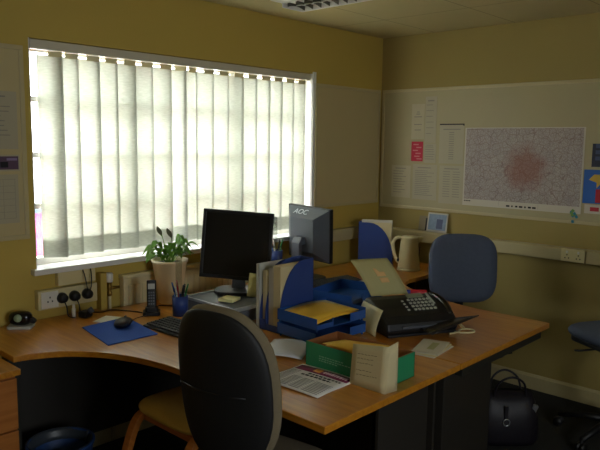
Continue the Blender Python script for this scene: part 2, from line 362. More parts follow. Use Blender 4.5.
def wall_sheet(name, label, cat, wall, u0, u1, z0, z1, m, kind='lines', n=10, seed=0, tilt=0, off=.0125, extra=None, group=None):
    """thin sheet on a wall board; local frame: X right as seen from the room, Z up, -Y towards the room"""
    w_, h_ = abs(u1-u0), z1-z0; rd = random.Random(seed)
    b = MB(); b.box((0, -.0005, 0), (w_, .001, h_), 0)
    def strip(x0, x1, z, t, mi=1): b.box(((x0+x1)/2, -.0013, z), (abs(x1-x0), .0006, t), mi)
    if kind == 'lines':
        strip(-w_*.3, w_*.25, h_*.41, h_*.025)
        for k in range(n):
            z = h_*(.32-.74*k/n); strip(-w_*.4, -w_*.4+w_*.8*rd.uniform(.55, 1), z, min(.004, h_*.2/n))
    elif kind == 'table':
        for k in range(n+1): strip(-w_*.42, w_*.42, h_*(.4-.8*k/n), .0012)
        for x in (-.42, -.1, .15, .42): b.box((w_*x, -.0013, 0), (.0012, .0006, h_*.8), 1)
        for k in range(n): strip(-w_*.4, -w_*.15, h_*(.4-.8*(k+.5)/n), .003)
    elif kind == 'blocks':
        for k in range(n):
            z = h_*(.4-.8*k/n); strip(-w_*.38, w_*rd.uniform(0, .38), z, h_*.5/n)
    if extra: extra(b, w_, h_)
    uc = (u0+u1)/2; zc = (z0+z1)/2
    if wall == 'x': loc, rot = (uc, -off, zc), (0, tilt, 0)
    else: loc, rot = (-off, uc, zc), (0, tilt, -PI/2)
    mats = m if isinstance(m, list) else [m, ink_m]
    o = b.build(name, mats, None, loc=loc); o.rotation_mode = 'ZYX' if False else 'XYZ'
    o.rotation_euler = rot
    if tilt and wall != 'x': o.matrix_world = Matrix.Translation(loc) @ Matrix.Rotation(-PI/2, 4, 'Z') @ Matrix.Rotation(tilt, 4, 'Y')
    return tag(o, label, cat, group)
wall_paper = mat('pinned_paper', '#b3ab90', .8, noise=.02)
X, Y = 'x', 'y'
wall_sheet('notice_sheet', 'upper white sheet of typed rows on the left pinboard', 'paper', X, -3.02, -2.815, 1.56, 1.82, wall_paper, 'lines', 9, 1)
def photo_extra(b, w_, h_):
    b.box((0, -.0014, 0), (w_*.9, .0008, h_*.8), 1); b.box((-w_*.1, -.002, -h_*.1), (w_*.3, .0006, h_*.35), 2); b.box((w_*.2, -.002, h_*.22), (w_*.4, .0006, h_*.15), 3)
wall_sheet('photo_card', 'small dark purple picture card between the two sheets on the left pinboard', 'card', X, -2.93, -2.812, 1.46, 1.535, [wall_paper, mat('purple_print', '#5a3f55', .5), ink_d, mat('lilac_print', '#8d7aa0', .5)], 'none', extra=photo_extra)
wall_sheet('notice_sheet', 'lower white sheet with a ruled table on the left pinboard', 'paper', X, -3.02, -2.822, 1.22, 1.445, wall_paper, 'table', 6, 2)

wall_sheet('notice_sheet', 'tall narrow white notice above the red one on the whiteboard', 'paper', Y, -.405, -.50, 1.62, 1.95, wall_paper, 'lines', 6, 3)
wall_sheet('notice_sheet', 'faint pale sheet with a printed heading, directly above the red notice', 'paper', Y, -.29, -.40, 1.645, 1.90, mat('pale_paper', '#bbb292', .8), 'none', extra=lambda b, w_, h_: [b.box((0, -.0013, z), (w_*s_, .0006, .006), 1) for z, s_ in ((.07, .2), (.055, .3), (.035, .6), (-.02, .6), (-.06, .5))]).data.materials.append(ink_m)
def red_extra(b, w_, h_):
    for k, (x, z) in enumerate(((-.1, .35), (.15, .2), (-.15, .05), (.1, -.1), (0, -.25), (.2, -.38))): b.box((w_*x, -.0014, h_*z), (w_*.45, .0006, h_*.06), 1)
wall_sheet('red_notice', 'small bright red notice with pale print on the whiteboard', 'notice', Y, -.295, -.395, 1.485, 1.628, [pink_m, mat('pink_print', '#d88a8a', .7)], 'none', extra=red_extra)
wall_sheet('notice_sheet', 'small white sheet right beside the red notice', 'paper', Y, -.405, -.505, 1.475, 1.615, wall_paper, 'lines', 6, 5)
def hdr_extra(b, w_, h_):
    b.box((0, -.0014, h_*.485), (w_, .0006, .008), 1); b.box((w_*.48, -.002, h_*.47), (.008, .0006, .014), 1)
    for k in range(13): b.box((0, -.0014, h_*(.28-.055*k)), (w_*.2, .0006, .005), 2)
    b.box((0, -.0014, h_*.36), (w_*.7, .0006, .007), 2)
wall_sheet('notice_sheet', 'white sheet with a black top border left of the map', 'paper', Y, -.53, -.725, 1.475, 1.755, [wall_paper, ink_d, ink_m], 'none', extra=hdr_extra)
wall_sheet('notice_sheet', 'faint typed sheet at the lower left end of the whiteboard', 'paper', Y, -.125, -.295, 1.21, 1.45, mat('pale_paper', '#bbb292', .8), 'lines', 9, 7).data.materials.append(ink_m)
wall_sheet('notice_sheet', 'densely typed white sheet below the red notice', 'paper', Y, -.315, -.52, 1.205, 1.462, wall_paper, 'lines', 14, 8)
wall_sheet('notice_sheet', 'white sheet with two columns touching the lower left edge of the map', 'paper', Y, -.54, -.735, 1.19, 1.46, wall_paper, 'none', extra=lambda b, w_, h_: [b.box((w_*x, -.0014, h_*(.34-.065*k)), (w_*.28, .0006, .004), 1) for x in (-.2, .2) for k in range(11)]+[b.box((0, -.0014, h_*.42), (w_*.6, .0006, .006), 1)])
# the map
mw, mh = .815, .535
b = MB().box((0, -.0005, 0), (mw, .001, mh), 0).box((0, -.0014, .02), (mw-.02, .0008, mh-.05), 1)
for k, wd in enumerate((.03, .012, .02, .03, .014, .026, .03)): b.box((-.02+k*.03-.05, -.0016, -.251), (wd*.8, .0006, .011), 2)
b.box((-.37, -.0022, -.235), (.06, .0006, .022), 0)
for k in range(4): b.box((-.39+k*.013, -.0028, -.235), (.009, .0006, .008), 2)
for x in (-.136, .136): b.box((x*1.0, -.0022, .0), (.0015, .0006, mh-.02), 3)
mo = b.build('street_map', [paper_m, map_m, ink_d, mat('fold_line', '#a59c94', .7)], None, loc=(-.013, -1.142, 1.458), rot=(0, 0, -PI/2))
tag(mo, 'large folded street map with a red-brown town centre on the whiteboard', 'map')
def cab_extra(b, w_, h_):
    b.add([(-w_*.35, -.0014, h_*.2), (-w_*.2, -.0014, h_*.36), (0, -.0014, h_*.36), (w_*.02, -.0014, h_*.12), (-w_*.12, -.0014, -h_*.05), (-w_*.12, -.0014, h_*.12)], [(0, 1, 2, 3, 4, 5)], 1)
    b.box((w_*.18, -.0014, -h_*.27), (w_*.62, .0006, h_*.4), 2); b.box((w_*.2, -.0018, h_*.02), (w_*.3, .0006, h_*.28), 3)
wall_sheet('picture_card', 'blue picture card with yellow and red shapes right of the map', 'card', Y, -1.555, -1.76, 1.262, 1.468, [mat('bright_blue_print', '#1e5fae', .5), mat('yellow_print', '#c9a83c', .6), red_m, mat('olive_print', '#5c6a2a', .6)], 'none', extra=cab_extra)
wall_sheet('photo_card', 'dark navy card above the blue picture card', 'card', Y, -1.595, -1.76, 1.485, 1.625, [mat('navy_print', '#1d2238', .5), mat('slate_print', '#3d4a6c', .5)], 'blocks', 3, 9)
wall_sheet('label_card', 'small white card with a red mark under the blue picture card', 'card', Y, -1.57, -1.72, 1.20, 1.255, [paper_m, red_m], 'none', extra=lambda b, w_, h_: b.box((-w_*.1, -.0014, 0), (w_*.35, .0006, h_*.45), 1))
b = MB()
rd = random.Random(3)
for k in range(9):
    b.box((rd.uniform(-.018, .022), -.0006-.0002*k, rd.uniform(-.035, .035)), (.018, .001, .016), k % 2, (0, rd.uniform(0, 1.5), 0))
so = b.build('sticker', [mat('teal_print', '#2f7f96', .5), mat('lime_print', '#6f9a4a', .5)], None, loc=(-.017, -1.512, 1.175), rot=(0, 0, -PI/2))
tag(so, 'small teal and green cut-out sticker on the whiteboard bottom frame', 'sticker')

# ------------------------------------------------------------------ trunking, sockets, radiator
b = MB().prism([(0, 0), (-.05, 0), (-.05, .075), (-.042, .083), (0, .083)], 0, 3.6, 0, Matrix.Translation((0, -.05, .893)) @ FRONT)
S(b.build('trim_2', white_wall, bevel=.003))
S(MB().bb(-.77, -.0, -.05, -.0, .908, .993).build('trim_3', white_wall, bevel=.004))
# small boxes left of the radiator
tk = T('socket_trunking', 'cream two-tier socket trunking on the wall under the window', 'trunking', (-2.605, 0, .79))
MB().bb(-.155, .155, -.04, -.001, 0, .095).build('lower_channel', cream_p, tk, bevel=.003)
MB().bb(-.05, .15, -.035, -.001, .105, .178).build('upper_channel', cream_p, tk, bevel=.003)
def socket_plate(parent, x, z, wd=.086, y=-.04):
    MB().bb(x-wd/2, x+wd/2, y-.007, y, z-.04, z+.04).build('socket_plate', gloss_white, parent, bevel=.002)
    b = MB()
    for dx, dz in ((0, .012), (-.011, -.008), (.011, -.008)): b.bb(x+dx-.003, x+dx+.003, y-.0078, y-.006, z+dz-.004, z+dz+.004)
    b.build('pin_holes', black_p, parent)
socket_plate(tk, -.10, .047)
ds = T('wall_socket', 'cream double wall socket on the right wall trunking', 'socket', (-.05, -1.535, .935), -PI/2)
MB().bb(-.073, .073, -.01, 0, -.04, .04).build('face_plate', cream_p, ds, bevel=.003)
for x in (-.035, .035):
    MB().bb(x-.006, x+.006, -.014, -.009, .012, .028).build('switch', gloss_white, ds, bevel=.001)
    b = MB()
    for dx, dz in ((0, .002), (-.011, -.018), (.011, -.018)): b.bb(x+dx-.003, x+dx+.003, -.0108, -.009, dz-.004, dz+.004)
    b.build('pin_holes', ink_d, ds)
for k, (x, cab) in enumerate(((-2.645, 'near the socket with holes'), (-2.58, 'in the middle of the row'), (-2.512, 'nearest the radiator, two cables above'))):
    p = T('power_plug', 'black mains plug '+cab, 'plug', (x, -.04, .838), 0, 'black plugs in the trunking')
    MB().lathe([(.001, 0), (.026, .0), (.027, .012), (.021, .034), (.01, .037), (.001, .037)], (0, 0, 0), 18, 0, FRONT).build('plug_body', black_p, p)
    zz = .02 if k == 2 else -.02
    b = MB()
    if k == 2:
        for dx in (-.012, .014): b.tube(catmull([(dx*.5, -.025, .015), (dx, -.03, .05), (dx*1.4, -.02, .10), (dx*1.6, -.008, .125)]), .003, seg=8)
    else: b.tube(catmull([(0, -.03, -.012), (.004, -.045, -.04), (.01, -.05, -.085), (.03, -.075, -.092)]), .003, seg=8)
    b.build('cable', black_p, p)
# radiator
rad = T('radiator', 'cream panel radiator on the wall below the window', 'radiator', (-1.72, 0, .18))
L_ = .58
b = MB().bb(-L_, L_, -.046, -.006, 0, .70)
for k in range(26):
    x = -L_+.04+k*(2*L_-.08)/25; b.bb(x-.014, x+.014, -.052, -.044, .03, .665)
b.build('panel', rad_m, rad, bevel=.006)
MB().bb(-L_-.005, L_+.005, -.053, -.003, .70, .722).build('top_grille', rad_m, rad, bevel=.004)
rv = T('radiator_valve', 'white capped radiator valve with brass body and cream pipe', 'valve', (-2.375, -.03, 0))
MB().tube(catmull([(0, 0, .02), (0, 0, .5), (0, 0, .80)]), .008).build('pipe', rad_m, rv)
MB().lathe([(.001, 0), (.017, 0), (.02, .01), (.02, .04), (.016, .048), (.001, .05)], (0, 0, .875), 16).build('cap', gloss_white, rv)
MB().lathe([(.008, 0), (.014, .005), (.014, .02), (.009, .03), (.013, .04), (.013, .075), (.001, .076)], (0, 0, .80), 14).cyl((0, 0, .84), (.055, .0, .84), .008).build('valve_body', brass_m, rv)
S(MB().bb(-2.435, -2.40, -.05, -.0, .12, .93).build('trim_4', wall_m, bevel=.003))

# ------------------------------------------------------------------ ceiling light
cl = T('ceiling_light', 'unlit fluorescent ceiling light with a louvred grille', 'light', (-1.355, -.95, 2.4))
MB().bb(-.16, .14, -.62, .62, -.012, 0).build('housing_tray', gloss_white, cl, bevel=.003)
MB().bb(-.085, -.07, -.6, .6, -.016, -.01).bb(.07, .085, -.6, .6, -.04, -.01).bb(-.085, .085, .592, .6, -.04, -.01).bb(-.085, .085, -.6, -.592, -.04, -.01).build('side_rail', gloss_white, cl, bevel=.002)
b = MB()
for k in range(19):
    y = -.57+k*1.14/18
    b.prism([(-.07, -.012), (.07, -.012), (.07, -.036), (.03, -.026), (0, -.023), (-.03, -.026), (-.07, -.036)], -.002, .002, 0, Matrix.Translation((0, y, 0)) @ FRONT)
b.build('louvre_blades', mat('louvre_grey', '#6a665c', .35, .5), cl)
MB().cyl((0, -.57, -.022+.004), (0, .57, -.018), .006).build('lamp_tube', pale_grey, cl)

# ------------------------------------------------------------------ desks
DZ = .74
curveA = catmull([(-3.07, -.47, 0), (-3.007, -.484, 0), (-2.889, -.546, 0), (-2.794, -.658, 0), (-2.735, -.788, 0), (-2.705, -.9, 0), (-2.69, -1.0, 0), (-2.684, -1.11, 0)], 4)
outA = [(p.x, p.y) for p in curveA]+[(-2.684, -1.79), (-1.862, -1.79), (-1.862, -.058), (-2.398, -.058), (-2.398, -.052), (-2.437, -.052), (-2.437, -.004), (-3.07, -.004)]
curveB = catmull([(-.995, -1.40, 0), (-.97, -1.25, 0), (-.925, -1.12, 0), (-.88, -.98, 0), (-.83, -.87, 0), (-.75, -.77, 0), (-.62, -.715, 0)], 4)
outB = [(-1.858, -.058), (-1.858, -1.79), (-.995, -1.79)]+[(p.x, p.y) for p in curveB]+[(-.03, -.715), (-.03, -.058)]
PX1 = -1.33
def desk(label, out, feet, panels, rails=()):
    cx = sum(p[0] for p in out)/len(out); cy = sum(p[1] for p in out)/len(out)
    d = T('office_desk', label, 'desk', (cx, cy, 0))
    loc = [(p[0]-cx, p[1]-cy) for p in out]
    MB().prism(loc, DZ-.026, DZ).build('desk_top', desk_m, d, bevel=.003)
    for fx, fy in feet:
        MB().bb(fx-cx-.025, fx-cx+.025, fy-cy-.03, fy-cy+.03, .03, DZ-.026).build('leg', dark_metal, d, bevel=.004)
        MB().bb(fx-cx-.03, fx-cx+.03, fy-cy-.28, fy-cy+.28, 0, .035).build('foot', dark_metal, d, bevel=.008)
    for q in panels:
        MB().bb(q[0]-cx, q[1]-cx, q[2]-cy, q[3]-cy, .12, DZ-.027).build('modesty_shade_panel', dark_m, d, bevel=.002)
    for q in rails: MB().bb(q[0]-cx, q[1]-cx, q[2]-cy, q[3]-cy, .665, DZ-.026).build('support_rail', dark_metal, d, bevel=.002)
    return d
desk('curved beech desk nearest the camera, running from the window wall into the room', outA, [(-3.02, -.32), (-1.93, -1.4)], [(-2.9, -1.9, -.10, -.085), (-1.905, -1.89, -1.7, -.15), (-2.28, -1.95, -1.70, -1.685)])  # last panel is a dark sheet standing in for shade under the desk
desk('curved beech desk behind, in front of the blue chair by the room corner', outB, [(-1.25, -1.40), (-.1, -.38)], [(-1.83, -1.815, -1.7, -.15), (-1.75, -.15, -.10, -.085), (-1.75, PX1, -1.66, -1.645)], [(-1.80, -1.03, -1.765, -1.73)])  # last panel, up to PX1, is a dark sheet for the under-desk shade
def pedestal(label, loc, rz, w_=.42, d_=.55, h_=.69, top=True):
    p = T('drawer_pedestal', label, 'cabinet', loc, rz)
    MB().bb(-w_/2, w_/2, -d_/2+.02, d_/2, .03, h_).build('carcass', ped_m, p, bevel=.002)
    if top: MB().bb(-w_/2-.01, w_/2+.01, -d_/2-.01, d_/2+.01, h_, h_+.025).build('top', desk_m, p, bevel=.003)
    n = 3; hh = (h_-.05)/n
    for k in range(n):
        z0 = .045+k*hh
        dr = MB().bb(-w_/2+.003, w_/2-.003, -d_/2, -d_/2+.018, z0, z0+hh-.008).build('drawer', ped_m, p, bevel=.002)
        MB().tube([(-.06, -d_/2, z0+hh-.05), (-.055, -d_/2-.025, z0+hh-.05), (.055, -d_/2-.025, z0+hh-.05), (.06, -d_/2, z0+hh-.05)], .005, 0, 8).build('handle', dark_metal, dr)
    for x in (-.17, .17):
        for y in (-.2, .2): MB().cyl((x, y, 0), (x, y, .03), .02).build('castor', black_p, p)
    return p
pedestal('beech drawer pedestal at the far left with its top just below the desk', (-3.31, -.29, 0), 0, .44, .52, .69)

# ------------------------------------------------------------------ computers
def monitor(name, label, loc, rz, logo=None, tilt=0, zb=.075, roll=0, dp_=.052, w_=.365, h_=.355):
    m = T(name, label, 'monitor', loc, rz)              # screen faces local -y
    pass
    R = Matrix.Translation((0, 0, zb+h_/2)) @ Matrix.Rotation(tilt, 4, 'X') @ Matrix.Rotation(roll, 4, 'Y') @ Matrix.Translation((0, 0, -zb-h_/2))
    b = MB(); b.box((0, .006, zb+h_/2), (w_, .022, h_), 0, None, R)
    for x0, x1, z0, z1 in ((-w_/2, w_/2, 0, .018), (-w_/2, w_/2, h_-.016, h_), (-w_/2, -w_/2+.016, 0, h_), (w_/2-.016, w_/2, 0, h_)):
        b.box(((x0+x1)/2, -.008, zb+(z0+z1)/2), (x1-x0, .008, z1-z0), 0, None, R)
    b.build('bezel', black_p, m, bevel=.003)
    MB().box((0, -.0055, zb+h_/2), (w_-.03, .002, h_-.03), 0, None, R).build('screen', mat('dark_screen', '#0c0c10', .3, noise=.02), m)
    b = MB(); a, c = w_/2-.004, h_/2; a2, c2 = w_/2-.085, c-.065
    v = [(-a, .017, zb+.004), (a, .017, zb+.004), (a, .017, zb+h_-.004), (-a, .017, zb+h_-.004),
         (-a2, dp_, zb+h_/2-c2), (a2, dp_, zb+h_/2-c2), (a2, dp_, zb+h_/2+c2), (-a2, dp_, zb+h_/2+c2)]
    b.add(v, [(0, 1, 2, 3), (7, 6, 5, 4), (0, 4, 5, 1), (1, 5, 6, 2), (2, 6, 7, 3), (3, 7, 4, 0)], 0, False, R)
    b.build('back_shell', mat('charcoal_shell', '#4a5058', .35) if logo else black_p, m, bevel=.004)
    b = MB().prism([(.045, .01), (.075, .01), (.14, .12), (.14, .24), (.115, .275), (.06, .275), (.06, .235), (.115, .225), (.115, .13)], -.035, .035, 0, Matrix.Rotation(PI/2, 4, 'Z') @ Matrix.Rotation(PI/2, 4, 'X') @ Matrix.Scale(1, 4))
    b.build('neck', grey_p, m, bevel=.004)
    MB().prism([(p[0], p[1]+.03) for p in rrect(.24, .19, .07)], .001, .016).build('stand_base', black_p, m, bevel=.004)
    return m
m1 = monitor('computer_monitor', 'black flat monitor facing the camera in front of the window', (-1.92, -.512, .824), math.radians(-50), tilt=math.radians(-4), roll=math.radians(3.5))
m2 = monitor('computer_monitor', 'dark monitor seen from behind with a maker badge on its back', (-1.04, -.23, DZ), math.radians(88), logo=True, tilt=math.radians(-3), zb=.12, dp_=.085, w_=.372, h_=.345, roll=math.radians(-2))
def text_mesh(s_, size, ext=.0006):
    cu = bpy.data.curves.new('lettering', 'FONT'); cu.body = s_; cu.size = size; cu.extrude = ext; cu.align_x = 'CENTER'
    o = bpy.data.objects.new('lettering', cu); C.objects.link(o); bpy.context.view_layer.update()
    me = bpy.data.meshes.new_from_object(o.evaluated_get(bpy.context.evaluated_depsgraph_get())); bpy.data.objects.remove(o)
    return me
bd = bpy.data.objects.new('badge_lettering', text_mesh('AOC', .055, .001)); C.objects.link(bd); bd.data.materials.append(mat('badge_silver', '#c6ccd6', .3, .3)); bd.parent = m2
# on upper chamfer of the back shell (normal between +y and +z)
_c = Vector((0, 0, .12+.345/2)); _R = Matrix.Translation(_c) @ Matrix.Rotation(math.radians(-3), 4, 'X') @ Matrix.Rotation(math.radians(-2), 4, 'Y') @ Matrix.Translation(-_c)
bd.matrix_local = _R @ Matrix(((-1, 0, 0, .035), (0, -.744, .668, .0655), (0, .668, .744, .12+.345-.0435), (0, 0, 0, 1)))
MB().box((.0, 0, 0), (.03, .001, .026)).build('sticker', gloss_white, m2, loc=(-.045, .0865, .365), rot=(math.radians(-3), 0, 0))
pc = T('desktop_computer', 'flat grey desktop computer case lying under the front-facing monitor', 'computer', (-1.985, -.56, DZ))
MB().bb(-.165, .17, -.19, .19, .004, .078).build('case', grey_p, pc, bevel=.004)
MB().bb(-.17, .175, .18, .195, .066, .084).bb(-.17, -.16, -.19, .18, .070, .0835).bb(-.17, .175, -.2, -.188, .066, .084).build('edge_trim', silver, pc, bevel=.002)
for x in (-.13, .13):
    for y in (-.15, .15): MB().cyl((x, y, 0), (x, y, .005), .012).build('rubber_foot', black_p, pc)
n_ = MB().box((.04, .04, .004), (.08, .08, .014)).build('sticky_note_pad', yel_note, None, loc=(-2.08, -.66, .8275), rot=(0, 0, .3))
tag(n_, 'pale yellow sticky note pad lying on the grey computer case', 'note pad')
n_ = MB().sheet(lambda u, v: (u*.105-.04, .03*v*v, v*.115), 4, 4, .002).build('paper_note', yel_note, None, loc=(-1.92, -.65, .826), rot=(0, .12, math.radians(-42)))
tag(n_, 'pale paper note propped against the black monitor stand', 'note')

def keyboard(label, loc, rz):
    k = T('keyboard', label, 'keyboard', loc, rz)
    MB().prism([(-.08, .001), (.08, .001), (.08, .022), (-.08, .012)], -.225, .225, 0, Matrix.Rotation(PI/2, 4, 'Z') @ FRONT).build('keyboard_case', black_p, k, bevel=.003)
    return k
def keys(k, n1=15):
    b = MB(); rd = random.Random(2)
    for r in range(6):
        yy = -.062+r*.0225
        x = -.21
        while x < .2:
            wd = .0175 if not (r == 0 and -.12 < x < .0) else .10
            if not (.105 < x < .118):
                zz = .018+(yy+.08)/.16*.01
                b.box((x+wd/2, yy, zz), (wd-.003, .018, .008))
            x += wd+.002
    return b.build('keys', mat('key_caps', '#2c2c31', .5), k, bevel=.001)
kb = keyboard('black keyboard on the near desk beside the mouse mat', (-2.375, -.69, DZ), -PI/2+.03); keys(kb)
kb2 = keyboard('grey-edged keyboard in front of the badge monitor', (-1.13, -.475, DZ), math.radians(-95)+PI/2)
kb2.children[0].data.materials[0] = pale_grey; keys(kb2)
pd = MB().prism([(-.106, .156), (.14, .175), (.085, -.175), (-.163, -.169)], 0, .004).build('mouse_mat', blue_mat, None, bevel=.002, loc=(-2.565, -.44, DZ+.0005))
tag(pd, 'blue mouse mat on the near desk', 'mouse mat')
def blob(mb, c, d, mi=0, n=10, M=None, pw=2.3):
    v = []; f = []; seg = 18
    for i in range(n+1):
        a = PI*i/n-PI/2
        for k in range(seg):
            t_ = 2*PI*k/seg
            ce = math.copysign(abs(math.cos(a))**(2/pw), math.cos(a)); ct, st = math.cos(t_), math.sin(t_)
            v.append((c[0]+d[0]/2*ce*math.copysign(abs(ct)**(2/pw), ct), c[1]+d[1]/2*ce*math.copysign(abs(st)**(2/pw), st), c[2]+d[2]/2*math.copysign(abs(math.sin(a))**(2/pw), math.sin(a))))
    for i in range(n):
        for k in range(seg): f.append((i*seg+k, i*seg+(k+1) % seg, (i+1)*seg+(k+1) % seg, (i+1)*seg+k))
    mb.add(v, f, mi, True, M); bmesh.ops.remove_doubles(mb.bm, verts=mb.bm.verts, dist=1e-5); return mb
ms = T('computer_mouse', 'black computer mouse on the blue mat', 'mouse', (-2.525, -.40, DZ+.005), -.9)
blob(MB(), (0, 0, .017), (.074, .125, .04)).build('mouse_body', mat('mouse_black', '#0e0e10', .35), ms)
MB().box((0, .03, .037), (.004, .022, .008)).build('scroll_wheel', grey_p, ms)
MB().tube(catmull([(0, .05, .008), (.012, .09, .002), (.02, .14, .002), (.05, .19, .002)]), .002, 0, 6).build('mouse_cable', black_p, ms)
pp = MB().sheet(lambda u, v: (-.06+.12*u, -.05+.10*v, .001+.001*math.sin(3*u)), 4, 4, .001).build('loose_paper', mat('bright_paper', '#f2efe8', .7, noise=.02), None, loc=(-2.51, -.245, DZ+.001), rot=(0, 0, .5))
tag(pp, 'small blank white paper behind the mouse mat', 'paper')
ct = T('cordless_phone', 'dark cordless phone standing in its charging cradle', 'phone', (-2.30, -.30, DZ), math.radians(-35))
MB().prism(rrect(.085, .085, .015), .0, .018).prism(rrect(.062, .05, .012), .016, .038).build('charging_cradle', black_p, ct, bevel=.003)
hs = MB().prism(rrect(.046, .027, .009), .02, .172).build('handset', black_p, ct, bevel=.004, rot=(math.radians(-8), 0, 0))
b = MB().bb(-.017, .017, -.0155, -.0135, .128, .155)
b.build('display', pale_grey, hs)
b = MB()
for r in range(5):
    for c in range(3): b.bb(-.0155+c*.011, -.0075+c*.011, -.0155, -.0135, .05+r*.014, .058+r*.014)
b.build('keypad', grey_p, hs)
def penpot(label, loc, seed, ruler=True):
    p = T('pen_pot', label, 'pen pot', loc)
    b = MB().lathe([(.001, .002), (.036, .002), (.038, .0), (.040, .1), (.037, .1), (.035, .006), (.001, .006)], (0, 0, 0), 20)
    b.build('pot', card_blue, p)
    rd = random.Random(seed); cols = [black_p, red_m, tray_blue, pale_grey, black_p, mat('green_plastic', '#2b7a3c', .4)]
    for k in range(6):
        a = k*PI/3+.3; q = T('pen', ['black ballpoint pen', 'red pen', 'blue pen', 'grey pencil', 'black marker pen', 'green pen'][k]+' standing in the '+('pen pot left of the computer case' if ruler else 'pen pot between the two monitors'), 'pen', (loc[0], loc[1], loc[2]+.008), 0, None)
        tx, ty = .024*math.cos(a), .024*math.sin(a); L2 = rd.uniform(.14, .165)
        MB().cyl((tx*.5, ty*.5, 0), (tx*1.15, ty*1.15, L2*.7), .0042, mi=0, seg=8).build('barrel', cols[k], q)
        MB().cyl((tx*1.15, ty*1.15, L2*.7), (tx*1.7, ty*1.7, L2), .0052, .0035, seg=8).build('cap', cols[k], q)
    return p
penpot('blue pot of pens left of the grey computer case', (-2.205, -.41, DZ), 1)
penpot('blue pot of pens between the two monitors', (-1.25, -.13, DZ+.09), 5, False)
bx_ = MB().prism(rrect(.14, .12, .01), 0, .09).build('storage_box', card_blue, None, bevel=.003, loc=(-1.25, -.13, DZ)); tag(bx_, 'small blue box under the pen pot between the monitors', 'box')
ru = MB().box((0, 0, .15), (.032, .002, .30), 0, (0, .02, 0)).build('ruler', clear_p, None, loc=(-2.195, -.385, DZ+.01), rot=(0, 0, -.7)); tag(ru, 'clear plastic ruler standing upright by the near pen pot', 'ruler')
ru = MB().box((0, 0, .15), (.035, .002, .30), 0, (0, -.02, 0)).build('ruler', clear_p, None, loc=(-1.25, -.115, DZ+.1), rot=(0, 0, -.7)); tag(ru, 'clear plastic ruler standing in the pen pot between the monitors', 'ruler')

# ------------------------------------------------------------------ plant
pt = T('potted_plant', 'leafy green peace lily in a tapered cream pot by the window', 'plant', (-2.08, -.15, DZ))
MB().lathe([(.001, 0), (.055, 0), (.059, .004), (.092, .22), (.097, .222), (.099, .235), (.090, .235), (.088, .21), (.001, .208)], (0, 0, 0), 32).build('pot', pot_m, pt)
MB().lathe([(.087, .2), (.087, .214), (.04, .22), (.001, .219)], (0, 0, 0), 20).build('soil', soil_m, pt)
rd = random.Random(11)
leaves = [(200, .17, .10), (185, .11, .16), (150, .09, .15), (-20, .11, .14), (-35, .15, .14), (-10, .08, .19), (20, .09, .10), (-60, .09, .13), (-90, .09, .09), (-120, .09, .10), (-150, .12, .12), (215, .10, .07), (-45, .08, .09), (-75, .12, .12), (60, .08, .1), (120, .08, .12), (205, .20, .09), (192, .15, .12), (170, .13, .13), (-30, .10, .10), (5, .12, .16), (-135, .08, .14), (-80, .07, .11), (-105, .05, .15), (-5, .13, .07)]
for deg, reach, ht in leaves:
    reach *= 1.2; ht *= .8
    a = math.radians(deg); wd = rd.uniform(.022, .031)
    def fn(u, v):
        r = reach*(.1+.9*u); z = .215+ht*math.sin(min(1, u*1.35)*PI/2)-(.09*ht/.12)*max(0, u-.6)**1.3*2
        hw = wd*max(0.06, math.sin(PI*max(0, (u-.3)/.7)**.8) if u > .3 else .07)
        s_ = (v-.5)*2*hw; return (math.cos(a)*r-math.sin(a)*s_, math.sin(a)*r+math.cos(a)*s_, z+.25*abs(s_))
    MB().sheet(fn, 12, 4, .0008).build('leaf', leaf_m, pt)
for dx, dy, h2 in ((-.035, .02, .37), (.0, -.02, .36)):
    s_ = MB().tube(catmull([(0, 0, .21), (dx*.5, dy*.5, .29), (dx, dy, h2)]), .0018, 0, 6).build('flower_stem', leaf_m, pt)
    MB().sheet(lambda u, v: (dx+(v-.5)*.03*math.sin(PI*u)-.03*u, dy, h2-.01+.06*u), 8, 3, .0008).build('spathe', mat('faded_spathe', '#6b6a52', .6), s_)

# ------------------------------------------------------------------ left end of the desk
tp = T('tape_dispenser', 'black desk tape dispenser on a pale base at the far left desk end', 'tape dispenser', (-2.865, -.02+-.06, DZ), math.radians(-40))
MB().prism(rrect(.11, .085, .015), 0, .014).build('base', pale_grey, tp, bevel=.003)
b = blob(MB(), (0, 0, .045), (.105, .066, .066), pw=2.6); b.build('body', black_g, tp)
MB().cyl((-.004, -.025, .05), (-.004, -.036, .052), .019, .017).build('tape_core', mat('pale_green_plastic', '#9fb08c', .5), tp)
MB().prism([(.02, .03), (.065, .02), (.068, .034), (.03, .06)], -.018, .018, 0, Matrix.Rotation(0, 4, 'Z') @ FRONT).build('cutter_arm', black_p, tp, bevel=.003)
gb = T('glue_bottle', 'tiny white bottle standing below the plugs', 'bottle', (-2.60, -.075, DZ))
MB().lathe([(.001, 0), (.009, 0), (.010, .004), (.010, .04), (.006, .047), (.001, .047)], (0, 0, 0), 14).build('bottle', gloss_white, gb)
MB().lathe([(.0065, .045), (.0075, .047), (.0065, .062), (.001, .063)], (0, 0, 0), 12).build('cap', gloss_white, gb)
ad = T('power_adapter', 'black power adapter lying beside the tiny white bottle', 'adapter', (-2.562, -.12, DZ), .4)
MB().bb(-.028, .028, -.025, .025, 0, .032).build('adapter_body', black_p, ad, bevel=.007)
MB().cyl((.0, -.02, .03), (.012, -.035, .042), .014).build('plug_end', grey_p, ad)
cb = MB().tube(catmull([(-2.50, -.06, DZ+.003), (-2.46, -.10, DZ+.003), (-2.41, -.09, DZ+.003), (-2.37, -.14, DZ+.003), (-2.33, -.22, DZ+.003), (-2.33, -.26, DZ+.006)], 8), .003, 0, 8).build('power_cable', black_p)
tag(cb, 'thin black cable trailing over the desk to the cordless phone', 'cable')
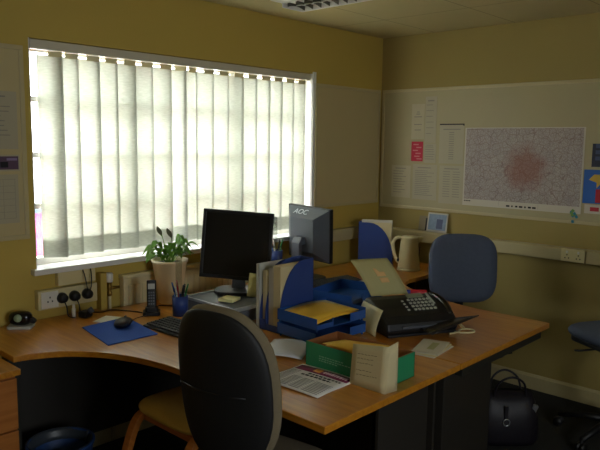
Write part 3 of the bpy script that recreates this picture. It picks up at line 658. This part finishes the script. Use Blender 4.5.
cb = MB().tube(catmull([(-2.26, -.28, DZ+.003), (-2.21, -.22, DZ+.003), (-2.17, -.19, DZ+.003), (-2.10, -.29, DZ+.003), (-2.08, -.36, DZ+.003)], 8), .003, 0, 8).build('power_cable', black_p)
tag(cb, 'thin black cable between the cordless phone and the computer case', 'cable')

# ------------------------------------------------------------------ magazine files
def mag_file(label, loc, rz, L2=.25, W=.085, Ht=.315, papers=3, front_low=.10, tone=0):
    f = T('magazine_file', label, 'file', loc, rz)          # open front faces local -x; slanted sides
    prof = [(0, 0), (L2, 0), (L2, Ht), (L2*.72, Ht)]+[(L2*.72*(1-math.sin(t_*PI/2)**1.0)*.98, Ht-(Ht-front_low)*(1-math.cos(t_*PI/2))) for t_ in (.12, .25, .38, .5, .62, .75, .88, 1)]
    for y in (0, W-.003):
        MB().prism(prof, -.0015, .0015, 0, Matrix.Translation((0, y+.0015, 0)) @ FRONT).build('side_panel', card_blue, f)
    MB().bb(L2-.003, L2, 0, W, 0, Ht).bb(0, L2, .0015, W-.0015, 0, .003).bb(0, .003, 0, W, 0, front_low).build('spine_panel', card_blue, f)
    return f
def file_docs(f, loc, rz, docs, where):
    for k, (y, th, L3, H3, m, nm) in enumerate(docs):
        M = Matrix.Translation(loc) @ Matrix.Rotation(rz, 4, 'Z')
        b = MB(); n = max(2, int(th/.003))
        for j in range(n):
            b.box((.012+L3/2+.002*(j % 2), y+th*(j+.5)/n, .004+H3/2+.002*((j*7) % 3)), (L3, th/n*.8, H3))
        o = b.build('document_bundle', m); o.matrix_world = M
        tag(o, nm+' '+where, 'papers')
loc = (-2.09, -.945, DZ); rz = math.radians(0)
mag_file('blue magazine file full of papers beside the blue trays', (-2.085, -.990, DZ), 0, W=.088, L2=.23, Ht=.325, front_low=.03)
file_docs(None, (-2.085, -.990, DZ), 0, [(.005, .045, .19, .30, paper_y, 'thick bundle of cream papers'), (.053, .03, .18, .285, mat('grey_paper', '#b9b4a6', .8), 'greyish bundle of papers')], 'in the blue magazine file by the trays')
mag_file('second blue magazine file pressed behind the full one', (-2.085, -.900, DZ), 0, W=.038, L2=.23, Ht=.31, front_low=.05)
file_docs(None, (-2.085, -.900, DZ), 0, [(.006, .025, .19, .27, paper_y, 'narrow bundle of cream papers')], 'in the second blue magazine file')
bdr = T('ring_binder', 'slim pale grey folder standing left of the blue magazine files', 'folder', (-2.085, -.858, DZ))
MB().bb(0, .22, 0, .002, .002, .305).bb(0, .22, .018, .02, .002, .305).bb(0, .003, 0, .02, .002, .305).build('cover', pale_grey, bdr, bevel=.001)
MB().bb(.008, .21, .004, .016, .004, .295).build('pages', paper_m, bdr)
f2 = mag_file('blue magazine file standing by the kettle at the far desk end', (-.20, -.19, DZ), 0, W=.10, L2=.245, Ht=.31, front_low=.06)
f2.rotation_euler = (0, 0, math.radians(235-180+180))
f2.location = (-.20, -.30, DZ)
def set_f2(ang, loc):
    f2.rotation_euler = (0, 0, ang); f2.location = loc
A2 = math.radians(120); set_f2(A2, (-.245, -.325, DZ))
file_docs(None, (-.245, -.325, DZ), A2, [(.008, .045, .215, .315, paper_m, 'white papers'), (.06, .03, .21, .30, paper_y, 'cream papers')], 'in the magazine file by the kettle')

# ------------------------------------------------------------------ kettle
kt = T('kettle', 'cream plastic jug kettle on the far desk', 'kettle', (-.345, -.525, DZ), math.radians(-47))
b = MB().lathe([(.001, .02), (.074, .02), (.076, .03), (.066, .13), (.058, .215), (.060, .228), (.05, .238), (.001, .242)], (0, 0, 0), 30)
b.prism([(.045, .17), (.095, .235), (.05, .236), (.03, .2)], -.022, .022, 0, Matrix.Translation((0, 0, 0)) @ FRONT)
b.build('jug', cream_p, kt, bevel=.002)
MB().lathe([(.001, 0), (.08, 0), (.082, .008), (.076, .019), (.001, .02)], (0, 0, 0), 28).build('power_base', cream_p, kt)
MB().tube(catmull([(-.045, 0, .225), (-.09, 0, .225), (-.112, 0, .19), (-.105, 0, .12), (-.085, 0, .07), (-.068, 0, .055)], 5), .0115, 0, 10).build('handle', cream_p, kt)
MB().box((.066, -.02, .115), (.006, .012, .11), 0, (0, .1, -.3)).build('water_gauge', mat('smoked_gauge', '#4a4030', .3), kt, bevel=.002)
MB().box((-.075, 0, .07), (.02, .026, .02)).build('switch', black_p, kt, bevel=.003)

# ------------------------------------------------------------------ letter trays
def tray(label, loc, rz, wd=.34, dp=.25, h=.05):
    t_ = T('letter_tray', label, 'tray', loc, rz)
    b = MB().bb(-wd/2, wd/2, -dp/2, dp/2, 0, .003)
    b.bb(-wd/2, wd/2, dp/2-.003, dp/2, 0, h).bb(-wd/2, -wd/2+.003, -dp/2, dp/2, 0, h).bb(wd/2-.003, wd/2, -dp/2, dp/2, 0, h)
    b.bb(-wd/2, -wd*.18, -dp/2, -dp/2+.003, 0, h*.45).bb(wd*.18, wd/2, -dp/2, -dp/2+.003, 0, h*.8)
    for x in (-wd*.18, wd*.18): b.cyl((x, -dp/2+.0015, 0), (x, -dp/2+.0015, h*.8), .003, seg=8)
    b.build('tray_body', tray_blue, t_, bevel=.001)
    b = MB()
    for x in (-wd/2+.012, wd/2-.012):
        for y in (-dp/2+.012, dp/2-.012): b.cyl((x, y, -.012), (x, y, .001), .005, seg=8)
    b.build('feet', tray_blue, t_)
    return t_
TR = math.radians(-4)
tray('lowest blue letter tray on the near desk', (-1.955, -1.135, DZ+.012), TR, .32)
tray('middle blue letter tray holding the yellow folder', (-1.95, -1.13, DZ+.074), TR+.02, .32)
tray('upper blue letter tray set back behind the yellow folder', (-1.53, -.93, DZ+.075), math.radians(10), .34, .25, .05)
tray('blue letter tray resting on the desk under the set-back one', (-1.53, -.93, DZ+.012), math.radians(8), .34, .25, .05)
yf = T('yellow_folder', 'yellow paper folder lying in the blue letter tray', 'folder', (-1.955, -1.13, DZ+.098), -.04)
MB().sheet(lambda u, v: (-.150+.30*u, -.115+.235*v, .002+.012*math.sin(PI*u)), 8, 4, .003).build('folder_cover', yellow_p, yf)
MB().sheet(lambda u, v: (-.145+.29*u, -.10+.21*v, .013+.012*math.sin(PI*u)+.006*u*v), 8, 4, .002).build('papers', paper_y, yf)
MB().sheet(lambda u, v: (-.145+.27*u, -.115+.19*v, .019+.012*math.sin(PI*u)), 8, 4, .002).build('folder_flap', yellow_p, yf)

# ------------------------------------------------------------------ fax machine
fx = T('fax_machine', 'black fax machine with keypad on the desk', 'fax machine', (-1.57, -1.35, DZ), math.radians(-27))
# local: x along its width (towards the right), -y towards the newspaper
prof = [(-.12, .005), (-.135, .03), (-.125, .06), (-.09, .088), (-.02, .115), (.05, .135), (.10, .138), (.118, .12), (.12, .005)]   # (y,z)
Mx = Matrix(((0, 0, 1, 0), (1, 0, 0, 0), (0, 1, 0, 0), (0, 0, 0, 1)))
MB().prism(prof, -.185, .185, 0, Mx, False).build('body', black_p, fx, bevel=.012, seg=3)
MB().prism([(-.13, .0), (.125, .0), (.125, .02), (-.13, .012)], -.178, .178, 0, Mx).build('base', black_p, fx, bevel=.003)
sl = math.atan2(.027, .07)
def on_top(y): return .088+(y+.09)*.386
b = MB()
for r in range(4):
    for c in range(6):
        y = -.055+r*.024; b.box((.0+c*.021, y, on_top(y)+.002), (.013, .012, .006), 0, (sl, 0, 0))
for c in range(4): b.box((-.035, -.055+c*.022, on_top(-.055+c*.022)+.002), (.012, .009, .005), 0, (sl, 0, 0))
b.build('keypad', pale_grey, fx, bevel=.001)
MB().box((.05, .05, on_top(.05)+.000), (.085, .03, .006), 0, (sl, 0, 0)).build('display', mat('lcd_grey', '#8a8f78', .3), fx, bevel=.001)
MB().box((.12, .02, on_top(.02)+.000), (.01, .09, .006), 0, (sl, 0, 0)).build('label_strip', pale_grey, fx)
# handset resting at the right end
MB().tube(catmull([(.165, -.09, .075), (.172, -.05, .10), (.175, 0, .118), (.172, .06, .130), (.165, .09, .125)], 4), [.012]*3+[.015]*18 if False else .017, 0, 10).build('handset', black_g, fx)
MB().box((.0, -.133, .045), (.22, .012, .01), 0, (.2, 0, 0)).build('paper_exit_slot', grey_p, fx, bevel=.002)
b = MB().sheet(lambda u, v: (-.02+.18*v+.08*u*v, -.12-.12*u+.03*v, .035+.04*u*v+.02*v), 4, 6, .004)
b.build('output_tray', mat('tray_smoke', '#2e2a28', .25), fx)
MB().sheet(lambda u, v: (-.188-.035*math.sin(u*PI*.5), .11-.20*v, .12-.118*u), 6, 3, .003).build('side_cover', cream_p, fx)
cord = []
for k in range(120):
    t_ = k/119; a = t_*2*PI*14
    p = Vector((.205+.03*math.sin(t_*2.6)*1.0, .09-.22*t_, .10*(1-t_)**2+.012)); cord.append(p+Vector((.006*math.cos(a), 0, .006*math.sin(a))))
MB().tube(cord, .0017, 0, 6).build('handset_cord', cream_p, fx)
lp = MB().tube(catmull([(.16, -.14, .005), (.20, -.17, .005), (.245, -.17, .006), (.26, -.14, .006), (.235, -.115, .006), (.20, -.12, .006), (.18, -.145, .005), (.12, -.16, .005)], 6), .0045, 0, 8)
lp.build('line_cord', cream_p, fx)
def sheet_fn(u, v):   # long document sheet rising from the back and curling
    x = -.137+.20*u; s_ = v
    return (x-.015-.085*s_, (.104+.02*s_+.05*s_*s_), .139+.19*s_-.02*s_*s_)
sh = T('document_sheet', 'large olive-grey sheet rising from the back of the fax machine', 'paper', fx.location, fx.rotation_euler.z)
MB().sheet(sheet_fn, 6, 10, .0015).build('sheet', olive_m, sh)
MB().sheet(lambda u, v: tuple(Vector(sheet_fn(.42+.24*u*(1-v*.0), .50+.22*v*(1 if u < .5 else .55)))+Vector((0, -.002, .001))), 4, 4, .0008).sheet(lambda u, v: tuple(Vector(sheet_fn(.44+.22*u, .33+.13*v))+Vector((0, -.002, .001))), 3, 3, .0008).build('cut_out', mat('buff_paper', '#e6bd80', .7), sh)

rg = T('glue_stick', 'fat red stick with a blue cap lying on the desk by the blue chair', 'glue stick', (-.975, -1.0, DZ), math.radians(-48))
MB().cyl((-.035, 0, .018), (.06, 0, .018), .018, .017).build('barrel', red_m, rg, bevel=.003)
MB().cyl((-.065, 0, .018), (-.034, 0, .018), .0165, .0175).build('cap', mat('violet_blue_plastic', '#2a2f9c', .4), rg, bevel=.003)
ev = T('envelope_stack', 'white envelopes stacked in front of the fax machine', 'papers', (-1.79, -1.61, DZ), math.radians(10))
for k in range(3):
    MB().box((.004*k, .003*k, .003+.004*k), (.20, .115, .0035), 0, (0, 0, .09*k-.05)).build('envelope', [paper_m, paper_y, paper_m][k], ev)
MB().box((.02, 0, .0128), (.10, .03, .0008), 0, (0, 0, .1)).build('label_strip', mat('green_beige_print', '#a9a878', .7), ev)

# ------------------------------------------------------------------ green box, card, newspaper, sheets
gx = T('green_box', 'open green cardboard box with brown inside and yellow papers', 'box', (-2.205, -1.545, DZ))
bw, bl, bh = .19, .38, .095
b = MB()
for q in ((-bw/2, -bw/2+.003, -bl/2, bl/2), (bw/2-.003, bw/2, -bl/2, bl/2), (-bw/2, bw/2, -bl/2, -bl/2+.003), (-bw/2, bw/2, bl/2-.003, bl/2)):
    b.bb(q[0], q[1], q[2], q[3], 0, bh)
b.bb(-bw/2, bw/2, -bl/2, bl/2, 0, .002); b.build('outer_wall', green_m, gx)
b = MB(); e = .0035
for q in ((-bw/2+e, -bw/2+e+.002, -bl/2+e, bl/2-e), (bw/2-e-.002, bw/2-e, -bl/2+e, bl/2-e), (-bw/2+e, bw/2-e, -bl/2+e, -bl/2+e+.002), (-bw/2+e, bw/2-e, bl/2-e-.002, bl/2-e)):
    b.bb(q[0], q[1], q[2], q[3], .003, bh+.001)
b.bb(-bw/2+e, bw/2-e, -bl/2+e, bl/2-e, .003, .005); b.build('inner_lining', brown_card, gx)
b = MB(); rd = random.Random(8)
for r, (z, n) in enumerate(((.05, 9), (.041, 12), (.033, 7))):
    y = .12
    for k in range(n):
        l = rd.uniform(.006, .014); b.box((-bw/2-.0006, y-l/2, z), (.0006, l, .0035)); y -= l+.004
b.build('printed_lettering', mat('pale_green_print', '#8fc0a4', .6), gx)
yp = T('yellow_paper_pile', 'yellow papers lying inside the green box', 'papers', (-2.205, -1.545, DZ+.006))
for k in range(4): MB().sheet(lambda u, v: (-.075+.15*u, -.10+.22*v, .045+.012*k+.012*math.sin(2*u+v*2)), 4, 4, .002).build('sheet', yellow_p if k > 1 else paper_y, yp, rot=(0, 0, .03*(k-1)))
cdv = T('folded_card', 'tan card with handwriting standing against the green box', 'card', (-2.325, -1.61, DZ))
def card_fn(u, v): return (.0+.02*(1-v)*0-.016*(1-v)+.012*v*0, -.155*u, .001+.145*v+.022*u*v)
MB().sheet(card_fn, 6, 6, .0014).build('front_panel', paper_y, cdv)
MB().sheet(lambda u, v: (-.016*(1-v)*(1-u)+.045*u, -.155-.010*u, .001+(.145+.022)*v+.012*u*v), 4, 4, .0014).build('folded_panel', paper_y, cdv)
b = MB(); rd = random.Random(6)
for r in range(5):
    y = -.025; z = .115-.016*r+(-.01 if r > 2 else 0)
    while y > -.025-.09*rd.uniform(.6, 1):
        l = rd.uniform(.005, .014); xx = -.016*(1-z/.145)-.0012
        b.box((xx, y-l/2, z+rd.uniform(-.001, .001)+.012*(-y/.155)), (.0005, l, .0018), 0, (rd.uniform(-.2, .1), 0, 0)); y -= l+.004
b.build('handwriting', mat('pencil_grey', '#6d6048', .8), cdv)
# newspaper: local x away from the chair (page top), y to the left
npp = T('newspaper', 'folded newspaper with a purple-red banner on the desk edge', 'newspaper', (-2.425, -1.485, DZ+.001), math.radians(3))
nf = lambda u, v: (-.115+.235*u, .128-.262*v, .002+.003*math.sin(PI*v)+.0015*math.sin(6*u))
MB().sheet(nf, 6, 8, .0025).build('pages', mat('newsprint', '#e0ddd8', .85, noise=.05, scale=60), npp)
def on_page(mb, u0, u1, v0, v1, mi=0, up=.0020, nv=4): mb.sheet(lambda u, v: tuple(Vector(nf(u0+(u1-u0)*u, v0+(v1-v0)*v))+Vector((0, 0, up))), 1, nv, .0006, mi)
b = MB(); on_page(b, .75, .95, .03, .97, 0, nv=8); b.build('banner', mat('maroon_print', '#7c2a4c', .7, noise=.35, scale=70), npp)
b = MB(); rd = random.Random(9)
v_ = .50
while v_ < .93: l = rd.uniform(.02, .05); on_page(b, .83, .91, v_, v_+l, 0, .0027, 1); v_ += l+.015
b.build('banner_lettering', mat('pink_white_print', '#d8b8c0', .7), npp)
b = MB(); on_page(b, .80, .93, .33, .46, 0, .0028, 2); b.build('banner_picture', mat('orange_print', '#d08a3a', .7, noise=.3, scale=90), npp)
b = MB()
for r, (u_, s0, s1, hh) in enumerate(((.66, .35, .93, .045), (.57, .28, .80, .05))):
    v_ = s0
    while v_ < s1: l = rd.uniform(.03, .07); on_page(b, u_, u_+hh, v_, min(s1, v_+l), 0, .0022, 1); v_ += l+.02
b.build('headline', ink_d, npp)
b = MB()
for col in ((.04, .2), (.24, .40), (.44, .62), (.66, .94)):
    for r in range(9 if col[0] > .2 else 14):
        u_ = .06+r*.048; on_page(b, u_, u_+.018, col[0], col[1], 0, .0022, 1)
b.build('columns_of_text', mat('newsprint_grey', '#8f8c8a', .85), npp)
wp = MB().sheet(lambda u, v: (-.11+.22*u, -.09+.18*v, .002+.008*max(0, u-.5)+.012*v*v*0+.008*math.sin(3*v)), 8, 8, .001).build('loose_paper', mat('bluish_paper', '#dcdeec', .8), None, loc=(-2.23, -1.185, DZ+.003), rot=(0, 0, .5))
tag(wp, 'pale bluish sheet of paper between the blue trays and the newspaper', 'paper')
# papers tucked on the window-side desk area behind the blue tray
# postcards on the right wall trunking
pc1 = MB().box((0, 0, .07), (.165, .002, .14), 0).box((0, -.0015, .072), (.145, .001, .115), 1).box((.02, -.0022, .06), (.05, .0006, .07), 2).build('photo_card', [paper_m, mat('pale_blue_print', '#7d93a8', .5, noise=.4, scale=40), mat('slate_print', '#3d4a6c', .5)], None, loc=(-.035, -.545, .978), rot=(math.radians(-10), 0, -PI/2))
tag(pc1, 'blue and white picture postcard leaning on the trunking under the whiteboard', 'card')
pc2 = MB().box((0, 0, .055), (.07, .002, .11), 0).box((.028, -.0015, .05), (.012, .001, .09), 1).build('photo_card', [mat('beige_print', '#8d8262', .6), ink_d], None, loc=(-.03, -.425, .978), rot=(math.radians(-8), 0, -PI/2))
tag(pc2, 'small beige card leaning beside the picture postcard', 'card')

# ------------------------------------------------------------------ chairs
def back_pad(w_, h_, th, bend=.05, n=14, pw=3.2, taper=.0):
    """rounded pad centred on origin, in x-z, thickness along y (front -y)"""
    b = MB(); v = []; seg = 40; rings = 7; f = []
    def P(r, a, side):
        ca, sa = math.cos(a), math.sin(a)
        x = w_/2*math.copysign(abs(ca)**(2/pw), ca)*r; z = h_/2*math.copysign(abs(sa)**(2/pw), sa)*r
        x *= 1-taper*(z/h_*2)
        e = th/2*(1-r**6)**.5 if r < 1 else 0
        return (x, side*e-bend*(x/(w_/2))**2, z)
    rr = [.0001, .3, .55, .75, .88, .96, .99, 1]
    for side in (-1, 1):
        for r in (rr if side == -1 else rr[:-1][::-1]):
            for k in range(seg): v.append(P(r, 2*PI*k/seg, side))
    n_r = len(rr)*2-1
    for i in range(n_r-1):
        for k in range(seg): f.append((i*seg+k, i*seg+(k+1) % seg, (i+1)*seg+(k+1) % seg, (i+1)*seg+k))
    b.add(v, f, 0, True); bmesh.ops.remove_doubles(b.bm, verts=b.bm.verts, dist=1e-4)
    return b
def swivel_base(t, seat_z):
    MB().cyl((0, 0, .09), (0, 0, seat_z-.06), .028, .022).build('gas_column', black_p, t)
    for k in range(5):
        a = 2*PI*k/5+.3
        lg = MB().tube([(.03*math.cos(a), .03*math.sin(a), .11), (.15*math.cos(a), .15*math.sin(a), .10), (.29*math.cos(a), .29*math.sin(a), .07)], [.025, .02, .014], 0, 8).build('base_arm', black_p, t)
        b = MB()
        for s_ in (-1, 1):
            cx, cy = .29*math.cos(a), .29*math.sin(a); dx, dy = -math.sin(a)*.014*s_, math.cos(a)*.014*s_
            b.cyl((cx+dx*.4, cy+dy*.4, .027), (cx+dx*1.5, cy+dy*1.5, .027), .026, seg=14)
        b.cyl((.29*math.cos(a), .29*math.sin(a), .03), (.29*math.cos(a), .29*math.sin(a), .07), .008, seg=8)
        b.build('castor', black_p, lg)
def office_chair(label, loc, rz, fabric, seat_z=.47, back_z=.84, bw_=.42, bh_=.42, back_y=.235, th=.07, tilt=-8, shell=True, pw=3.2, bend=.045):
    t = T('office_chair', label, 'chair', loc, rz)        # sitter faces local -y
    o = back_pad(.46, .44, .075, 0, pw=3.5).build('seat', fabric, t, loc=(0, -.0, seat_z-.035), rot=(math.radians(90), 0, 0))
    b = MB().prism(rrect(.40, .38, .08), seat_z-.09, seat_z-.065).bb(-.09, .09, -.08, .10, seat_z-.13, seat_z-.09)
    b.build('seat_pan', black_p, t, bevel=.006)
    M = (math.radians(tilt), 0, 0)
    back_pad(bw_, bh_, th, bend, pw=pw).build('backrest', fabric, t, loc=(0, back_y, back_z), rot=M)
    if shell: 
        s_ = back_pad(bw_*.965, bh_*.965, th*.62, bend, pw=pw).build('back_shell', mat('matt_black_shell', '#141416', .62), t, loc=(0, back_y+th*.42, back_z), rot=M)
    MB().tube(catmull([(0, .06, seat_z-.10), (0, back_y+.02, seat_z-.10), (0, back_y+.07, seat_z-.02), (0, back_y+.055, back_z-bh_*.45)], 5), .030, 0, 8, Matrix.Scale(1, 4)).build('back_bar', black_p, t)
    swivel_base(t, seat_z)
    MB().tube([(.0, -.02, seat_z-.11), (.24, -.02, seat_z-.11), (.27, -.02, seat_z-.105)], .006, 0, 8).build('lever', black_p, t)
    return t
# black-shelled chair seen from behind
front = office_chair('black-shelled office chair seen from behind, pushed up to the near desk', (-2.572, -1.413, 0), math.radians(90+8), grey_f, .47, .808, .415, .56, .235, .075, -6, True, 2.6)
MB().tube([(-.13, -.012, .004), (-.07, .002, 0), (0, .008, -.003), (.07, .003, -.004), (.15, -.014, -.002)], .003, 0, 8).build('shell_ridge', black_p, front, loc=(0, .2835, .805))
# blue chair
office_chair('blue-grey office chair behind the far desk with its back to the wall', (-.68, -1.17, 0), math.radians(-50), blue_f, .49, .845, .42, .43, .22, .08, -5, True, 3.6, .03)
# seat entering at the right edge
office_chair('blue-grey office chair cut off by the right edge of the photo', (-.43, -1.95, 0), math.radians(150), blue_f, .63, .95, .44, .40, .23, .08, -5)

# wooden stool with mustard pad
stl = T('wooden_stool', 'bentwood stool with a mustard padded seat beside the black-shelled chair', 'stool', (-2.525, -.945, 0))
o = back_pad(.46, .36, .06, 0, pw=4).build('seat', seat_y, stl, loc=(0, 0, .505), rot=(PI/2, 0, PI/2))
def bent_leg(sx, sy):
    b = MB(); pts = catmull([(sx*.12, sy*.18, .475), (sx*.17, sy*.185, .44), (sx*.22, sy*.19, .30), (sx*.27, sy*.19, .1), (sx*.285, sy*.19, 0)], 4)
    n = len(pts)
    for i in range(n-1):
        pass
    v = []
    for i, p in enumerate(pts):
        t_ = (pts[min(i+1, n-1)]-pts[max(i-1, 0)]).normalized(); nn = Vector((t_.z, 0, -t_.x))
        for a, c in ((-1, -1), (1, -1), (1, 1), (-1, 1)): v.append(p+Vector((0, a*.02, 0))+nn*c*.014)
    f = [(i*4+k, i*4+(k+1) % 4, (i+1)*4+(k+1) % 4, (i+1)*4+k) for i in range(n-1) for k in range(4)]+[(3, 2, 1, 0), tuple((n-1)*4+k for k in range(4))]
    return b.add(v, f)
for sx in (-1, 1):
    for sy in (-1, 1): bent_leg(sx, sy).build('leg', bent_m, stl, bevel=.003)
MB().bb(-.14, .14, -.2, -.16, .445, .474).bb(-.14, .14, .16, .2, .445, .474).bb(-.14, -.10, -.16, .16, .445, .474).build('seat_frame', bent_m, stl, bevel=.003)

# ------------------------------------------------------------------ on the floor
bn = T('waste_bin', 'round blue waste bin on the floor under the near desk', 'bin', (-2.86, -.42, 0))
MB().lathe([(.001, .002), (.10, .0), (.104, .006), (.138, .285), (.145, .29), (.145, .30), (.134, .30), (.133, .285), (.10, .012), (.001, .012)], (0, 0, 0), 32).build('bin_body', bin_m, bn)
MB().sheet(lambda u, v: (.135*math.cos(2*PI*u)*(1+.03*math.sin(20*u))*(1-.12*v), .135*math.sin(2*PI*u)*(1-.12*v), .303-.05*v), 30, 3, .001).build('bin_liner', mat('grey_liner', '#3a4048', .4), bn)
bg = T('handbag', 'dark handbag with straps and a metal ring on the floor by the far desk', 'bag', (-.86, -1.53, 0), math.radians(-45))
b = MB(); v = []; 
rings = [(0, .15, .075), (.03, .17, .085), (.15, .165, .085), (.24, .15, .06), (.285, .13, .02)]
seg = 24
for z, a_, c_ in rings:
    for k in range(seg):
        t_ = 2*PI*k/seg; v.append((a_*math.copysign(abs(math.cos(t_))**.6, math.cos(t_)), c_*math.copysign(abs(math.sin(t_))**.6, math.sin(t_)), z+.006*math.sin(5*t_)*(z > .1)))
f = [(i*seg+k, i*seg+(k+1) % seg, (i+1)*seg+(k+1) % seg, (i+1)*seg+k) for i in range(len(rings)-1) for k in range(seg)]+[tuple(range(seg-1, -1, -1)), tuple((len(rings)-1)*seg+k for k in range(seg))]
b.add(v, f, 0, True); b.build('bag_body', bag_m, bg)
for s_ in (-1, 1): MB().tube(catmull([(-.09, .03*s_, .24), (-.07, .05*s_, .34), (0, .06*s_, .38), (.07, .05*s_, .34), (.09, .03*s_, .24)], 5), .006, 0, 8).build('strap', bag_m, bg)
b = MB(); b.tube([(-.03+.018*math.cos(2*PI*k/20), -.09, .14+.018*math.sin(2*PI*k/20)) for k in range(21)], .003, 0, 6, cap=False); b.build('metal_ring', silver, bg)
MB().box((-.03, -.083, .19), (.02, .008, .08)).build('ring_tab', bag_m, bg, bevel=.002)
MB().box((.13, -.05, .20), (.03, .02, .05), 0, (.2, .3, 0)).build('side_buckle', silver, bg, bevel=.003)
